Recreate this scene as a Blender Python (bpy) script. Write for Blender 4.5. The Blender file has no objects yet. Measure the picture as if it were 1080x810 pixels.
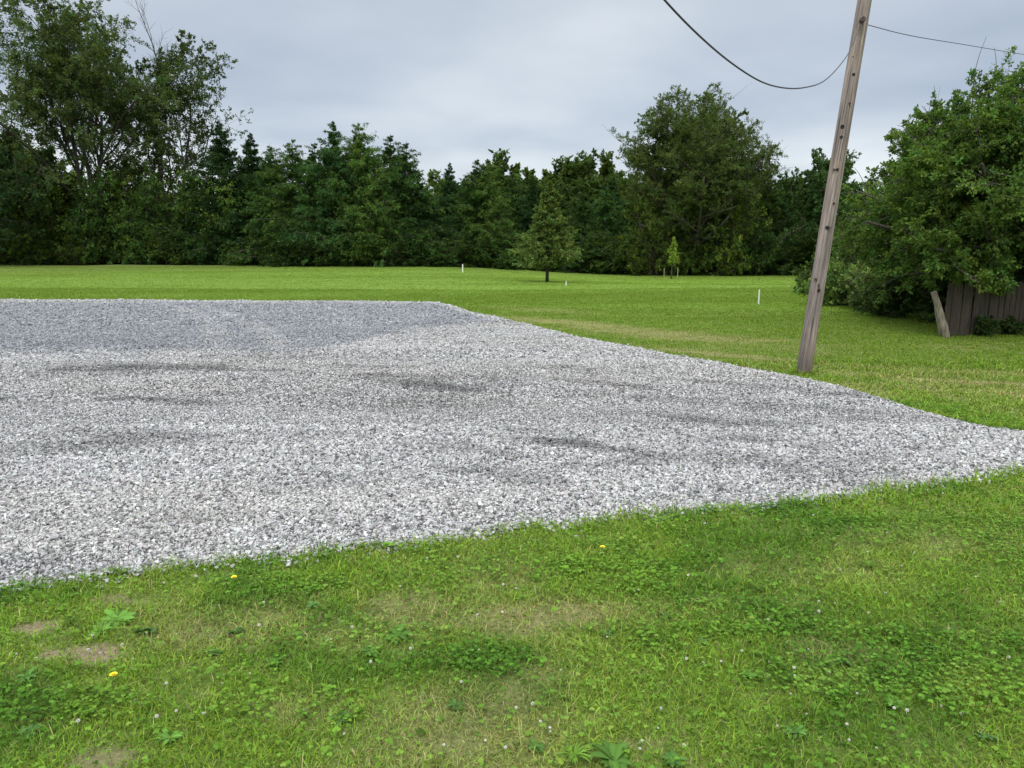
import bpy, math, random
import numpy as np
R = math.radians
random.seed(7)
S = bpy.context.scene
COL = S.collection

# ------------------------------------------------------------------ camera
PITCH = R(10.8); F = 786.0; CAMZ = 1.6
cam_d = bpy.data.cameras.new('camera'); cam = bpy.data.objects.new('camera', cam_d); COL.objects.link(cam)
cam.location = (0, 0, CAMZ); cam.rotation_euler = (math.pi/2 - PITCH, 0, 0)
cam_d.sensor_width = 36; cam_d.lens = 36*F/1080; cam_d.clip_start = .05; cam_d.clip_end = 2000
S.camera = cam

def sst(a, b, x):
    t = np.clip((np.asarray(x, float)-a)/(b-a), 0, 1); return t*t*(3-2*t)

def vnoise(x, y, seed=0):
    x = np.asarray(x, float); y = np.asarray(y, float)
    xi = np.floor(x).astype(np.int64); yi = np.floor(y).astype(np.int64)
    fx = x-xi; fy = y-yi; fx = fx*fx*(3-2*fx); fy = fy*fy*(3-2*fy)
    def h(a, b):
        n = (a*374761393 + b*668265263 + seed*974634777) & 0xffffffff
        n = ((n ^ (n >> 13))*1274126177) & 0xffffffff
        return ((n ^ (n >> 16)) & 0xffff)/65535.0
    a = h(xi, yi); b = h(xi+1, yi); c = h(xi, yi+1); d = h(xi+1, yi+1)
    return (a*(1-fx)+b*fx)*(1-fy)+(c*(1-fx)+d*fx)*fy
def fbm(x, y, seed=0, o=4):
    s = 0; a = .5; t = 0
    for i in range(o):
        s = s+a*vnoise(x*2**i+17.3*i, y*2**i-9.1*i, seed+i); t += a; a *= .5
    return s/t

def hgt(x, y):
    """lawn surface"""
    x = np.asarray(x, float); y = np.asarray(y, float)
    z = -0.55*sst(-6, 9, x)*sst(28, 41, y + .12*x)
    z = z + .10*(fbm(x*.12, y*.12, 3, 2)-.5)*sst(4, 20, y)
    z = z + .022*(fbm(x*1.1, y*1.1, 5, 2)-.5)
    z = z + .05*sst(.5, 6, x-2)*sst(9, 14, y)
    return z

def ray(px, py):
    v = np.array([(px-540)/F, (405-py)/F, -1.0])
    c, s = math.cos(math.pi/2-PITCH), math.sin(math.pi/2-PITCH)
    d = np.array([v[0], v[1]*c-v[2]*s, v[1]*s+v[2]*c]); return d/np.linalg.norm(d)
def at(px, py):
    """world ground point for a pixel of the photo"""
    d = ray(px, py); t = CAMZ/max(1e-4, -d[2])
    for _ in range(8):
        z = float(hgt(d[0]*t, d[1]*t)); t = (CAMZ-z)/-d[2]
    return np.array([d[0]*t, d[1]*t, float(hgt(d[0]*t, d[1]*t))])
def atd(px, py, y):
    """point on the pixel's ray at world depth y"""
    d = ray(px, py); return np.array([0, 0, CAMZ])+d*(y/d[1])
def colx(px, y): return atd(px, 260, y)[0]
def topz(py, y): return atd(540, py, y)[2]

# ------------------------------------------------------------------ gravel lot outline
near_px = [(0,620),(60,614),(115,606),(180,597),(230,591),(300,583),(345,579),(390,571),(430,572),(500,562),(600,548),(650,543),(720,541),(800,533),(870,523),(930,516),(985,508),(1030,503),(1050,497),(1080,494)]
far_px = [(0,317),(100,317),(200,318),(300,318.5),(400,319),(462,320),(490,328),(540,340),(600,354),(700,373),(800,391),(880,408),(950,430),(1000,442),(1040,453),(1080,458)]
near = np.array([at(*p)[:2] for p in near_px]); far = np.array([at(*p)[:2] for p in far_px])
near = np.vstack([[-26, -5.5], [-12, -.8], [-5, 2.15], near, [5.2, 5.6], [9, 6.4], [16, 7.2]])
far = np.vstack([[-30, 20.8], [-21, 20.6], far, [5.6, 6.9], [9, 8.2], [16, 10.]])
def resample(p, n):
    s = np.r_[0, np.cumsum(np.linalg.norm(np.diff(p, axis=0), axis=1))]
    u = np.linspace(0, s[-1], n); return np.c_[np.interp(u, s, p[:, 0]), np.interp(u, s, p[:, 1])]
def wig(p, amp, seed):
    q = resample(p, 420)
    t = np.arange(len(q))
    q[:, 1] += amp*(fbm(q[:, 0]*3.3, t*0.0, seed, 3)-.5)
    return q
near = wig(near, .17, 31); far = wig(far, .36, 32)
poly = np.vstack([near, far[::-1]])
def inside(x, y):
    r = np.zeros(x.shape, bool); n = len(poly)
    yn = np.interp(x, near[:, 0], near[:, 1])
    yf = np.interp(x, far[:, 0], far[:, 1])
    return (y > yn) & (y < yf)
def edge(x, y):
    """approximate signed distance to the lot edge, positive inside"""
    yn = np.interp(x, near[:, 0], near[:, 1]); yf = np.interp(x, far[:, 0], far[:, 1])
    sf = np.interp(x, far[:, 0], np.gradient(far[:, 1], far[:, 0] + np.arange(len(far))*1e-9))
    return np.minimum((y-yn)*.93, (yf-y)*.62)
def ghgt(x, y):
    """gravel surface"""
    e = edge(x, y)
    z = hgt(x, y)+.006+.045*sst(-.02, .35, e)
    w = sst(.1, .8, e)
    z = z+w*.055*(fbm(x*.55+y*.25, y*1.1-x*.2, 11, 3)-.5)
    z = z+w*.02*(fbm(x*2.1, y*2.1, 12, 2)-.5)
    return z

# ------------------------------------------------------------------ mesh helpers
def mk(name, V, Fa, mat, col=None, parent=None, smooth=False):
    """V (n,3); Fa (m,k) array or list of such arrays; col (n,3)"""
    V = np.asarray(V, np.float32); fs = Fa if isinstance(Fa, list) else [Fa]
    fs = [np.asarray(f, np.int32) for f in fs if len(f)]
    me = bpy.data.meshes.new(name)
    me.vertices.add(len(V)); me.vertices.foreach_set('co', V.ravel())
    li = np.concatenate([f.ravel() for f in fs]); me.loops.add(len(li)); me.loops.foreach_set('vertex_index', li)
    st = []; o = 0
    for f in fs:
        st.append(o+np.arange(len(f))*f.shape[1]); o += f.size
    st = np.concatenate(st).astype(np.int32)
    me.polygons.add(len(st)); me.polygons.foreach_set('loop_start', st)
    me.polygons.foreach_set('use_smooth', np.full(len(st), smooth))
    me.update(calc_edges=True)
    if col is not None:
        a = me.color_attributes.new('Col', 'FLOAT_COLOR', 'POINT')
        c = np.ones((len(V), 4), np.float32); c[:, :3] = col; a.data.foreach_set('color', c.ravel())
    me.materials.append(mat)
    ob = bpy.data.objects.new(name, me); COL.objects.link(ob)
    if parent: ob.parent = parent
    return ob
def tag(o, label=None, cat=None, group=None, kind=None):
    if label: o['label'] = label
    if cat: o['category'] = cat
    if group: o['group'] = group
    if kind: o['kind'] = kind
    return o
def empty(name, loc, rz=0):
    o = bpy.data.objects.new(name, None); COL.objects.link(o); o.location = [float(v) for v in loc]; o.rotation_euler = (0, 0, rz)
    o.empty_display_size = .2
    return o
def copy_tree(root, loc, rz=0, sc=(1, 1, 1)):
    r = root.copy(); COL.objects.link(r); r.location = [float(v) for v in loc]; r.rotation_euler = (0, 0, rz); r.scale = sc
    for ch in [c for c in bpy.data.objects if c.parent == root]:
        c = ch.copy(); COL.objects.link(c); c.parent = r
        for g in [q for q in bpy.data.objects if q.parent == ch]:
            d = g.copy(); COL.objects.link(d); d.parent = c
    return r
def nrm(v): return v/np.maximum(np.linalg.norm(v, axis=-1, keepdims=True), 1e-9)
def frame(t):
    ref = np.where(np.abs(t[..., 2:3]) > .9, np.array([1., 0, 0]), np.array([0, 0, 1.]))
    u = nrm(np.cross(t, ref)); return u, np.cross(t, u)
def tubes(pts, rad, s=5, cap=True):
    """pts (B,k,3) rad (B,k)"""
    B, k, _ = pts.shape
    t = np.zeros_like(pts); t[:, 1:-1] = pts[:, 2:]-pts[:, :-2]; t[:, 0] = pts[:, 1]-pts[:, 0]; t[:, -1] = pts[:, -1]-pts[:, -2]
    u, v = frame(nrm(t)); a = np.linspace(0, 2*np.pi, s, endpoint=False)
    ring = u[:, :, None]*np.cos(a)[:, None]+v[:, :, None]*np.sin(a)[:, None]
    V = pts[:, :, None]+ring*rad[:, :, None, None]
    idx = np.arange(B*k*s).reshape(B, k, s)
    a0 = idx[:, :-1]; a1 = idx[:, 1:]
    Q = np.stack([a0, np.roll(a0, -1, 2), np.roll(a1, -1, 2), a1], -1).reshape(-1, 4)
    out = [Q]
    if cap: out.append(idx[:, -1]); out.append(idx[:, 0, ::-1])
    return V.reshape(-1, 3), out
def merge(parts):
    V = []; byk = {}; o = 0; C = []
    for p in parts:
        v, f = p[0], p[1]
        for q in (f if isinstance(f, list) else [f]):
            if len(q): byk.setdefault(q.shape[1], []).append(q+o)
        V.append(v); o += len(v)
        if len(p) > 2: C.append(p[2])
    return np.vstack(V), [np.vstack(q) for q in byk.values()], (np.vstack(C) if C else None)
def box(cx, cy, cz, sx, sy, sz, bev=0):
    v = np.array([[x, y, z] for z in (-.5, .5) for y in (-.5, .5) for x in (-.5, .5)])*[sx, sy, sz]+[cx, cy, cz]
    f = np.array([[0,2,3,1],[4,5,7,6],[0,1,5,4],[2,6,7,3],[0,4,6,2],[1,3,7,5]])
    return v, f

# ------------------------------------------------------------------ materials
def nodes(name):
    m = bpy.data.materials.new(name); m.use_nodes = True; nt = m.node_tree
    return m, nt, nt.nodes, nt.links, nt.nodes['Principled BSDF']
def leaf_mat(name, trans=.3, rough=.5, spec=.35, tint=(1.1, 1.15, .5)):
    m, nt, N, L, P = nodes(name)
    a = N.new('ShaderNodeAttribute'); a.attribute_name = 'Col'
    oi = N.new('ShaderNodeObjectInfo'); hs = N.new('ShaderNodeHueSaturation')
    mr = N.new('ShaderNodeMapRange'); mr.inputs[3].default_value = .68; mr.inputs[4].default_value = 1.35
    L.new(oi.outputs['Random'], mr.inputs[0]); L.new(mr.outputs[0], hs.inputs['Value'])
    L.new(a.outputs['Color'], hs.inputs['Color'])
    L.new(hs.outputs[0], P.inputs['Base Color']); P.inputs['Roughness'].default_value = rough
    P.inputs['Specular IOR Level'].default_value = spec
    tr = N.new('ShaderNodeBsdfTranslucent'); mx = N.new('ShaderNodeMixShader'); mu = N.new('ShaderNodeMix'); mu.data_type = 'RGBA'; mu.blend_type = 'MULTIPLY'
    mu.inputs[0].default_value = 1; L.new(hs.outputs[0], mu.inputs[6]); mu.inputs[7].default_value = (*tint, 1)
    L.new(mu.outputs[2], tr.inputs[0]); mx.inputs[0].default_value = trans
    L.new(P.outputs[0], mx.inputs[1]); L.new(tr.outputs[0], mx.inputs[2]); L.new(mx.outputs[0], N['Material Output'].inputs[0])
    return m
M_leaf = leaf_mat('foliage', .38, .7, .08)
M_needle = leaf_mat('needles', .28, .75, .08)
M_grass = leaf_mat('grass_blades', .35, .75, .12, (1.05, 1.1, .5))
def bark_mat(name, c1, c2, sc=(9, 9, 1.5), bump=.6):
    m, nt, N, L, P = nodes(name)
    tc = N.new('ShaderNodeTexCoord'); mp = N.new('ShaderNodeMapping'); mp.inputs['Scale'].default_value = sc
    no = N.new('ShaderNodeTexNoise'); no.inputs['Scale'].default_value = 3; no.inputs['Detail'].default_value = 7; no.inputs['Roughness'].default_value = .65
    cr = N.new('ShaderNodeValToRGB'); cr.color_ramp.elements[0].position = .35; cr.color_ramp.elements[1].position = .68
    cr.color_ramp.elements[0].color = (*c1, 1); cr.color_ramp.elements[1].color = (*c2, 1)
    bp = N.new('ShaderNodeBump'); bp.inputs['Strength'].default_value = bump; bp.inputs['Distance'].default_value = .02
    L.new(tc.outputs['Object'], mp.inputs[0]); L.new(mp.outputs[0], no.inputs[0]); L.new(no.outputs[0], cr.inputs[0])
    L.new(cr.outputs[0], P.inputs['Base Color']); L.new(no.outputs[0], bp.inputs['Height']); L.new(bp.outputs[0], P.inputs['Normal'])
    P.inputs['Roughness'].default_value = .9
    return m
M_bark = bark_mat('bark', (.028, .022, .017), (.10, .085, .068))
M_fence = bark_mat('weathered_fence_wood', (.030, .023, .017), (.105, .082, .060), (30, 30, 1.2), .5)
def plain(name, c, rough=.6, metal=0):
    m, nt, N, L, P = nodes(name); P.inputs['Base Color'].default_value = (*c, 1); P.inputs['Roughness'].default_value = rough; P.inputs['Metallic'].default_value = metal
    tc = N.new('ShaderNodeTexCoord'); no = N.new('ShaderNodeTexNoise'); no.inputs['Scale'].default_value = 25; no.inputs['Detail'].default_value = 4
    mr = N.new('ShaderNodeMapRange'); mr.inputs[3].default_value = max(0, rough-.15); mr.inputs[4].default_value = min(1, rough+.15)
    L.new(tc.outputs['Object'], no.inputs[0]); L.new(no.outputs[0], mr.inputs[0]); L.new(mr.outputs[0], P.inputs['Roughness'])
    return m

# ------------------------------------------------------------------ lawn colour
def ell(x, y, px, py, rx, ry, soft=.6, seed=1, ang=0.):
    c = at(px, py); dx = x-c[0]; dy = y-c[1]; ca, sa = math.cos(ang), math.sin(ang)
    u = (dx*ca+dy*sa)/rx; v = (-dx*sa+dy*ca)/ry
    d = np.sqrt(u*u+v*v)+(fbm(x*2.2/max(rx, .3), y*2.2/max(ry, .3), seed, 3)-.5)*1.3
    return 1-sst(1-soft, 1+soft*.6, d)
def dryness(x, y):
    """0 lush .. 1 dead; bare soil second"""
    d = .55*sst(.55, .75, fbm(x*.9, y*.9, 21, 4))*sst(14, 8, y)
    for (px, py, rx, ry, k) in [(590,648,.55,.17,.75),(430,645,.22,.16,.6),(480,655,.35,.12,.45),(860,600,.5,.16,.3),(330,750,.16,.12,.4),(450,760,.12,.10,.55),(980,570,.7,.2,.3),(880,690,.2,.12,.3)]:
        d = np.maximum(d, k*ell(x, y, px, py, rx, ry, .7, int(px)))
    # worn tracks by the pole and along the far gravel edge
    for (px, py, rx, ry, k, a) in [(1040,404,1.6,.16,.9,-.35),(1065,416,1.0,.13,.8,-.35),(930,395,1.6,.2,.45,-.3),(750,373,1.3,.25,.8,-.6),(690,352,2.4,.7,.75,-.7),(600,340,2.2,.5,.8,-.75),(560,326,1.5,.5,.5,-.6),(1000,392,3.,.25,.45,-.3)]:
        d = np.maximum(d, k*ell(x, y, px, py, rx, ry, .7, int(px)+1, a))
    b = np.zeros_like(d)
    for (px, py, rx, ry, k) in [(95,687,.17,.075,1),(60,690,.1,.05,.8),(35,660,.09,.05,.8),(120,632,.13,.06,.6),(105,800,.15,.06,.5),(670,783,.1,.04,.4)]:
        b = np.maximum(b, k*ell(x, y, px, py, rx, ry, .5, int(px)+3))
    return d, b
def mix(a, b, t): t = np.asarray(t)[..., None]; return a*(1-t)+b*t
G_deep = np.array([.105, .205, .022]); G_mid = np.array([.176, .282, .031]); G_bright = np.array([.152, .240, .034]); G_dry = np.array([.36, .30, .15]); SOIL = np.array([.27, .20, .14])
def lawn_col(x, y):
    n1 = fbm(x*.35, y*.5, 41, 4); n2 = fbm(x*1.7, y*2.1, 44, 3)
    c = mix(G_mid*np.ones(x.shape+(3,)), G_deep, .9*sst(.55, .32, n2)*sst(12, 4, y))
    c = mix(c, np.array([.235, .33, .05]), .6*sst(.58, .74, fbm(x*3.1, y*3.6, 46, 3))*sst(10, 5, y))
    c = c*(1-.16*sst(7, 11, y))[..., None]
    c = mix(c, G_bright, np.clip(.30*sst(.45, .75, n1)+.25*sst(.55, .8, n2)+.55*sst(9, 26, y), 0, 1))
    c = mix(c, G_mid*.72, 1.*sst(.44, .66, fbm(x*.13, y*.48, 47, 5))*sst(10, 18, y))
    # darker sward in the dip beyond the crest
    c = mix(c, G_mid*.85, .85*sst(29.5, 32, y+.12*x)*sst(-6, 3, x)*sst(.25, .5, fbm(x*.05, y*.25, 48, 2)))
    return c

# ------------------------------------------------------------------ ground sheet
def ground():
    nr, na = 470, 640
    r = .25*np.exp(np.linspace(0, math.log(900/.25), nr)); a = np.linspace(0, 2*np.pi, na, endpoint=False)
    X = r[:, None]*np.sin(a)[None]; Y = r[:, None]*np.cos(a)[None]
    Z = hgt(X, Y)-.004
    d, b = dryness(X, Y); c = lawn_col(X, Y)
    fade = sst(10, 24, Y)*sst(60, 30, r[:, None]*np.ones_like(X))
    thatch = np.array([.13, .14, .05])
    c = mix(thatch*np.ones_like(c), c, np.clip(.35+fade, 0, 1))
    c = mix(c, G_dry*.7, d*.7); c = mix(c, SOIL, b)
    # woodland floor beyond the lawn
    c = mix(c, np.array([.035, .035, .02]), sst(53, 57, Y+.08*X))
    V = np.c_[X.ravel(), Y.ravel(), Z.ravel()]; i = np.arange(nr*na).reshape(nr, na)
    Q = np.stack([i[:-1], i[1:], np.roll(i[1:], -1, 1), np.roll(i[:-1], -1, 1)], -1).reshape(-1, 4)
    V = np.vstack([V, [[0, 0, float(hgt(0., 0.))-.004]]])
    T = np.stack([np.full(na, nr*na), i[0], np.roll(i[0], -1)], -1)
    m, nt, N, L, P = nodes('lawn_soil')
    at_ = N.new('ShaderNodeAttribute'); at_.attribute_name = 'Col'
    tc = N.new('ShaderNodeTexCoord'); n1 = N.new('ShaderNodeTexNoise'); n1.inputs['Scale'].default_value = 60; n1.inputs['Detail'].default_value = 8; n1.inputs['Roughness'].default_value = .75
    mr = N.new('ShaderNodeMapRange'); mr.inputs[1].default_value = .3; mr.inputs[2].default_value = .7; mr.inputs[3].default_value = .5; mr.inputs[4].default_value = 1.5
    hs = N.new('ShaderNodeHueSaturation'); L.new(tc.outputs['Object'], n1.inputs[0]); L.new(n1.outputs[0], mr.inputs[0]); L.new(mr.outputs[0], hs.inputs['Value'])
    L.new(at_.outputs['Color'], hs.inputs['Color']); L.new(hs.outputs[0], P.inputs['Base Color'])
    bp = N.new('ShaderNodeBump'); bp.inputs['Strength'].default_value = .8; bp.inputs['Distance'].default_value = .02; L.new(n1.outputs[0], bp.inputs['Height']); L.new(bp.outputs[0], P.inputs['Normal'])
    P.inputs['Roughness'].default_value = .95; P.inputs['Specular IOR Level'].default_value = .15
    o = mk('ground', V, [Q, T], m, np.vstack([c.reshape(-1, 3), [[.07, .09, .03]]]), smooth=True)
    tag(o, kind='structure')
ground()

# ------------------------------------------------------------------ gravel
def stains_and_shade(x, y):
    """stained darker stone plus painted shade of coarse hollows: 0..1"""
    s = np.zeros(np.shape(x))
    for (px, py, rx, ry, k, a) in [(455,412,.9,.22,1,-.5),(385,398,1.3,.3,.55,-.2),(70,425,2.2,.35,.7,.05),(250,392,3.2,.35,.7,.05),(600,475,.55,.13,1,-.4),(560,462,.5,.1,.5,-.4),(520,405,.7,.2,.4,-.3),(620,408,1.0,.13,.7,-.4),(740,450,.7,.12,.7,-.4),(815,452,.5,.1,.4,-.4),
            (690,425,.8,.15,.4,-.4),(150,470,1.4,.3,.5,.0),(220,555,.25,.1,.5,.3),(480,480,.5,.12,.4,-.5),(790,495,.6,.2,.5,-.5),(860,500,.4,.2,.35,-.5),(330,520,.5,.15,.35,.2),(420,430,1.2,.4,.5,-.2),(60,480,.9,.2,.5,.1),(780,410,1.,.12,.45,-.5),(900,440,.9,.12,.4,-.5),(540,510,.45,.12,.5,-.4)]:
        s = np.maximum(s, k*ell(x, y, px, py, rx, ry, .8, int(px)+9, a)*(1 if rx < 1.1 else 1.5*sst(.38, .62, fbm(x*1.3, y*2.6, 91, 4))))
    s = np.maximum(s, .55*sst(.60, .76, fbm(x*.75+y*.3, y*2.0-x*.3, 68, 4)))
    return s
B0 = at(0, 379); B1 = at(330, 375); B2 = at(430, 352); B3 = at(555, 343)
def darkzone(x, y):
    bx = np.array([-30, B0[0], B1[0], B2[0], B3[0], B3[0]+1.2]); by = np.array([B0[1], B0[1], B1[1], B2[1], B3[1], B3[1]+4])
    lim = np.interp(x, bx, by)+1.3*(fbm(x*.6, y*.3, 61, 4)-.5)+.5*(fbm(x*4, y*3, 62, 3)-.5)
    z = sst(-.25, .9, y-lim)*sst(.1, .7, edge(x, y)-.25)
    # paler wheel sweeps across it
    for pts_, wd, kk in [([(90,321),(150,322),(190,327),(222,342),(232,360),(222,384)],   .22, .6), ([(215,326),(240,335),(270,347),(292,362),(300,378)], .18, .5), ([(330,322),(360,332),(372,350)], .15, .3), ([(-20,319),(60,319),(120,320)], .4, .7)]:
        W_ = np.array([at(*q)[:2] for q in pts_]); W_ = resample(W_, 24); dd = np.full(np.shape(x), 9.)
        for w_ in W_: dd = np.minimum(dd, np.hypot(x-w_[0], y-w_[1]))
        z = z*(1-kk*sst(wd*1.7, wd*.4, dd+.3*(fbm(x*2, y*2, 66, 2)-.5)))
    return z
def gcol(x, y):
    b = .37+.10*(fbm(x*.8, y*.8, 51, 4)-.5)
    c = np.ones(np.shape(x)+(3,))*np.array([1.015, 1.0, .98])*b[..., None]
    dz = darkzone(x, y)
    c = mix(c, np.array([.228, .236, .252]), dz*.85)
    st = stains_and_shade(x, y)*(1-dz)
    c = c*(1-.58*st[..., None])  # stain tone and hollow shade both go into the colour
    tan = sst(.60, .78, fbm(x*.33, y*.7, 55, 3))*.15*(1-dz)
    return mix(c, np.array([.42, .39, .33]), tan)
def gravel():
    n, m = 620, 260
    a = resample(near, n); 
    ax = np.linspace(near[0, 0], near[-1, 0], n)
    # denser sampling in front of the camera
    t = np.linspace(-1, 1, n); ax = np.sign(t)*np.abs(t)**1.8*16-5*(1-np.abs(t))*0
    ax = np.where(ax < 0, ax*26/16, ax)
    yn = np.interp(ax, near[:, 0], near[:, 1]); yf = np.interp(ax, far[:, 0], far[:, 1])
    v = np.linspace(0, 1, m)**1.5
    X = ax[:, None]*np.ones(m)[None]; Y = yn[:, None]+(yf-yn)[:, None]*v[None]
    Z = ghgt(X, Y)
    c = gcol(X, Y)*mix(np.ones(X.shape+(1,))*.3, np.ones(1)*.9, sst(9, 17, Y))  # shade of the gaps between near stones painted into the bed
    i = np.arange(n*m).reshape(n, m)
    Q = np.stack([i[:-1, :-1], i[1:, :-1], i[1:, 1:], i[:-1, 1:]], -1).reshape(-1, 4)
    mt, nt, N, L, P = nodes('gravel_bed')
    A = N.new('ShaderNodeAttribute'); A.attribute_name = 'Col'
    tc = N.new('ShaderNodeTexCoord')
    vo = N.new('ShaderNodeTexVoronoi'); vo.inputs['Scale'].default_value = 34
    mr = N.new('ShaderNodeMapRange'); mr.inputs[3].default_value = .55; mr.inputs[4].default_value = 1.45
    sx = N.new('ShaderNodeSeparateColor'); L.new(tc.outputs['Object'], vo.inputs['Vector']); L.new(vo.outputs['Color'], sx.inputs[0]); L.new(sx.outputs[0], mr.inputs[0])
    hs = N.new('ShaderNodeHueSaturation'); L.new(A.outputs['Color'], hs.inputs['Color']); L.new(mr.outputs[0], hs.inputs['Value']); L.new(hs.outputs[0], P.inputs['Base Color'])
    bp = N.new('ShaderNodeBump'); bp.invert = True; bp.inputs['Strength'].default_value = 1; bp.inputs['Distance'].default_value = .02; L.new(vo.outputs['Distance'], bp.inputs['Height']); L.new(bp.outputs[0], P.inputs['Normal'])
    P.inputs['Roughness'].default_value = .9
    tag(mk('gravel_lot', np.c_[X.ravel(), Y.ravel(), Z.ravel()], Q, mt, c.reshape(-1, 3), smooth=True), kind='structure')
    # loose crushed stones
    rng = np.random.default_rng(5)
    PX = []; SZ = []
    def band(y0, y1, dens, size, marg=1.3, jit=.03):
        w = .74*y1+marg; nn = int(dens*(y1-y0)*2*w)
        x = rng.uniform(-w, w, nn); y = rng.uniform(y0, y1, nn)
        k = (np.abs(x) < .74*y+marg)
        e = edge(x, y)
        k &= (e > rng.exponential(.035, nn)*-1.0) & (e > -.3)
        PX.append(np.c_[x, y][k]); SZ.append(size*np.clip(rng.lognormal(0, .42, k.sum()), .4, 2.2))
    band(2.0, 4.6, 13000, .0051, 1.2); band(4.6, 7, 9000, .0058, 1.2); band(7, 10, 4700, .0077, 1.1); band(10, 14, 2500, .0105, 1.); band(14, 21.5, 1150, .0150, .8)
    P2 = np.vstack(PX); s = np.concatenate(SZ); n = len(P2)
    sh = np.stack([rng.uniform(.85, 1.5, n), rng.uniform(.65, 1.05, n), rng.uniform(.42, .85, n)], -1)
    # yaw + tilt
    q = nrm(np.c_[rng.normal(0, 1, n), rng.normal(0, 1, n), rng.normal(0, 1, n), rng.normal(0, 1, n)]); w, x, y, z = q.T
    tilt = rng.uniform(0, 1, n) < .7
    ya = rng.uniform(0, 2*np.pi, n); tx = rng.normal(0, .28, n)
    qf = np.stack([np.cos(ya/2)*np.cos(tx/2), np.cos(ya/2)*np.sin(tx/2), np.sin(ya/2)*np.sin(tx/2), np.sin(ya/2)*np.cos(tx/2)], -1)
    q = np.where(tilt[:, None], q, qf); w, x, y, z = q.T
    Rm = np.stack([np.stack([1-2*(y*y+z*z), 2*(x*y-z*w), 2*(x*z+y*w)], -1), np.stack([2*(x*y+z*w), 1-2*(x*x+z*z), 2*(y*z-x*w)], -1), np.stack([2*(x*z-y*w), 2*(y*z+x*w), 1-2*(x*x+y*y)], -1)], 1)
    zz = np.where(edge(P2[:, 0], P2[:, 1]) > 0, ghgt(P2[:, 0], P2[:, 1]), hgt(P2[:, 0], P2[:, 1])+.004)+s*rng.uniform(.0, .9, n)
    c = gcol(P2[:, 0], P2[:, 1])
    br = np.clip(rng.normal(1.10, .24-.10*sst(7, 14, P2[:, 1]), n), .35, 1.8); dk = rng.uniform(0, 1, n) < .19; br[dk] *= .38+.3*sst(7, 14, P2[dk, 1])
    c = c*br[:, None]; c = c*(1+rng.normal(0, .025, (n, 3)))
    c = np.clip(c, .03, .78)
    cube = np.array([[x, y, z] for z in (-1, 1) for y in (-1, 1) for x in (-1, 1)], float)
    fc = np.array([[0,2,3,1],[4,5,7,6],[0,1,5,4],[2,6,7,3],[0,4,6,2],[1,3,7,5]])
    octa = np.array([[1.25,0,0],[0,1.25,0],[-1.25,0,0],[0,-1.25,0],[0,0,1.15],[0,0,-1.15]], float)
    fo = np.array([[0,1,4],[1,2,4],[2,3,4],[3,0,4],[1,0,5],[2,1,5],[3,2,5],[0,3,5]])
    def shards(sel, base, faces, amp):
        m_ = len(sel); nv = len(base)
        v = (base[None]+rng.normal(0, amp, (m_, nv, 3)))*sh[sel][:, None]*s[sel][:, None, None]*.82
        v = np.einsum('nij,nkj->nki', Rm[sel], v)+np.c_[P2[sel], zz[sel]][:, None]
        return v.reshape(-1, 3), [(np.arange(m_)[:, None, None]*nv+faces[None]).reshape(-1, faces.shape[1])], np.repeat(c[sel], nv, 0)
    nearer = P2[:, 1] < 6.2
    V, Fq, c = merge([shards(np.where(nearer)[0], cube, fc, .27), shards(np.where(~nearer)[0], octa, fo, .25)])
    ms, nt, N, L, P = nodes('crushed_limestone'); A = N.new('ShaderNodeAttribute'); A.attribute_name = 'Col'
    tc = N.new('ShaderNodeTexCoord'); no = N.new('ShaderNodeTexNoise'); no.inputs['Scale'].default_value = 140; no.inputs['Detail'].default_value = 5
    mr = N.new('ShaderNodeMapRange'); mr.inputs[3].default_value = .72; mr.inputs[4].default_value = 1.28
    hs = N.new('ShaderNodeHueSaturation'); L.new(tc.outputs['Object'], no.inputs[0]); L.new(no.outputs[0], mr.inputs[0]); L.new(mr.outputs[0], hs.inputs['Value']); L.new(A.outputs['Color'], hs.inputs['Color']); L.new(hs.outputs[0], P.inputs['Base Color'])
    P.inputs['Roughness'].default_value = .85; P.inputs['Specular IOR Level'].default_value = .3
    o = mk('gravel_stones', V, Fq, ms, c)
    tag(o, 'pale grey angular crushed stones covering the parking lot', 'gravel', kind='stuff')
    print('stones', n)
gravel()

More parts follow.
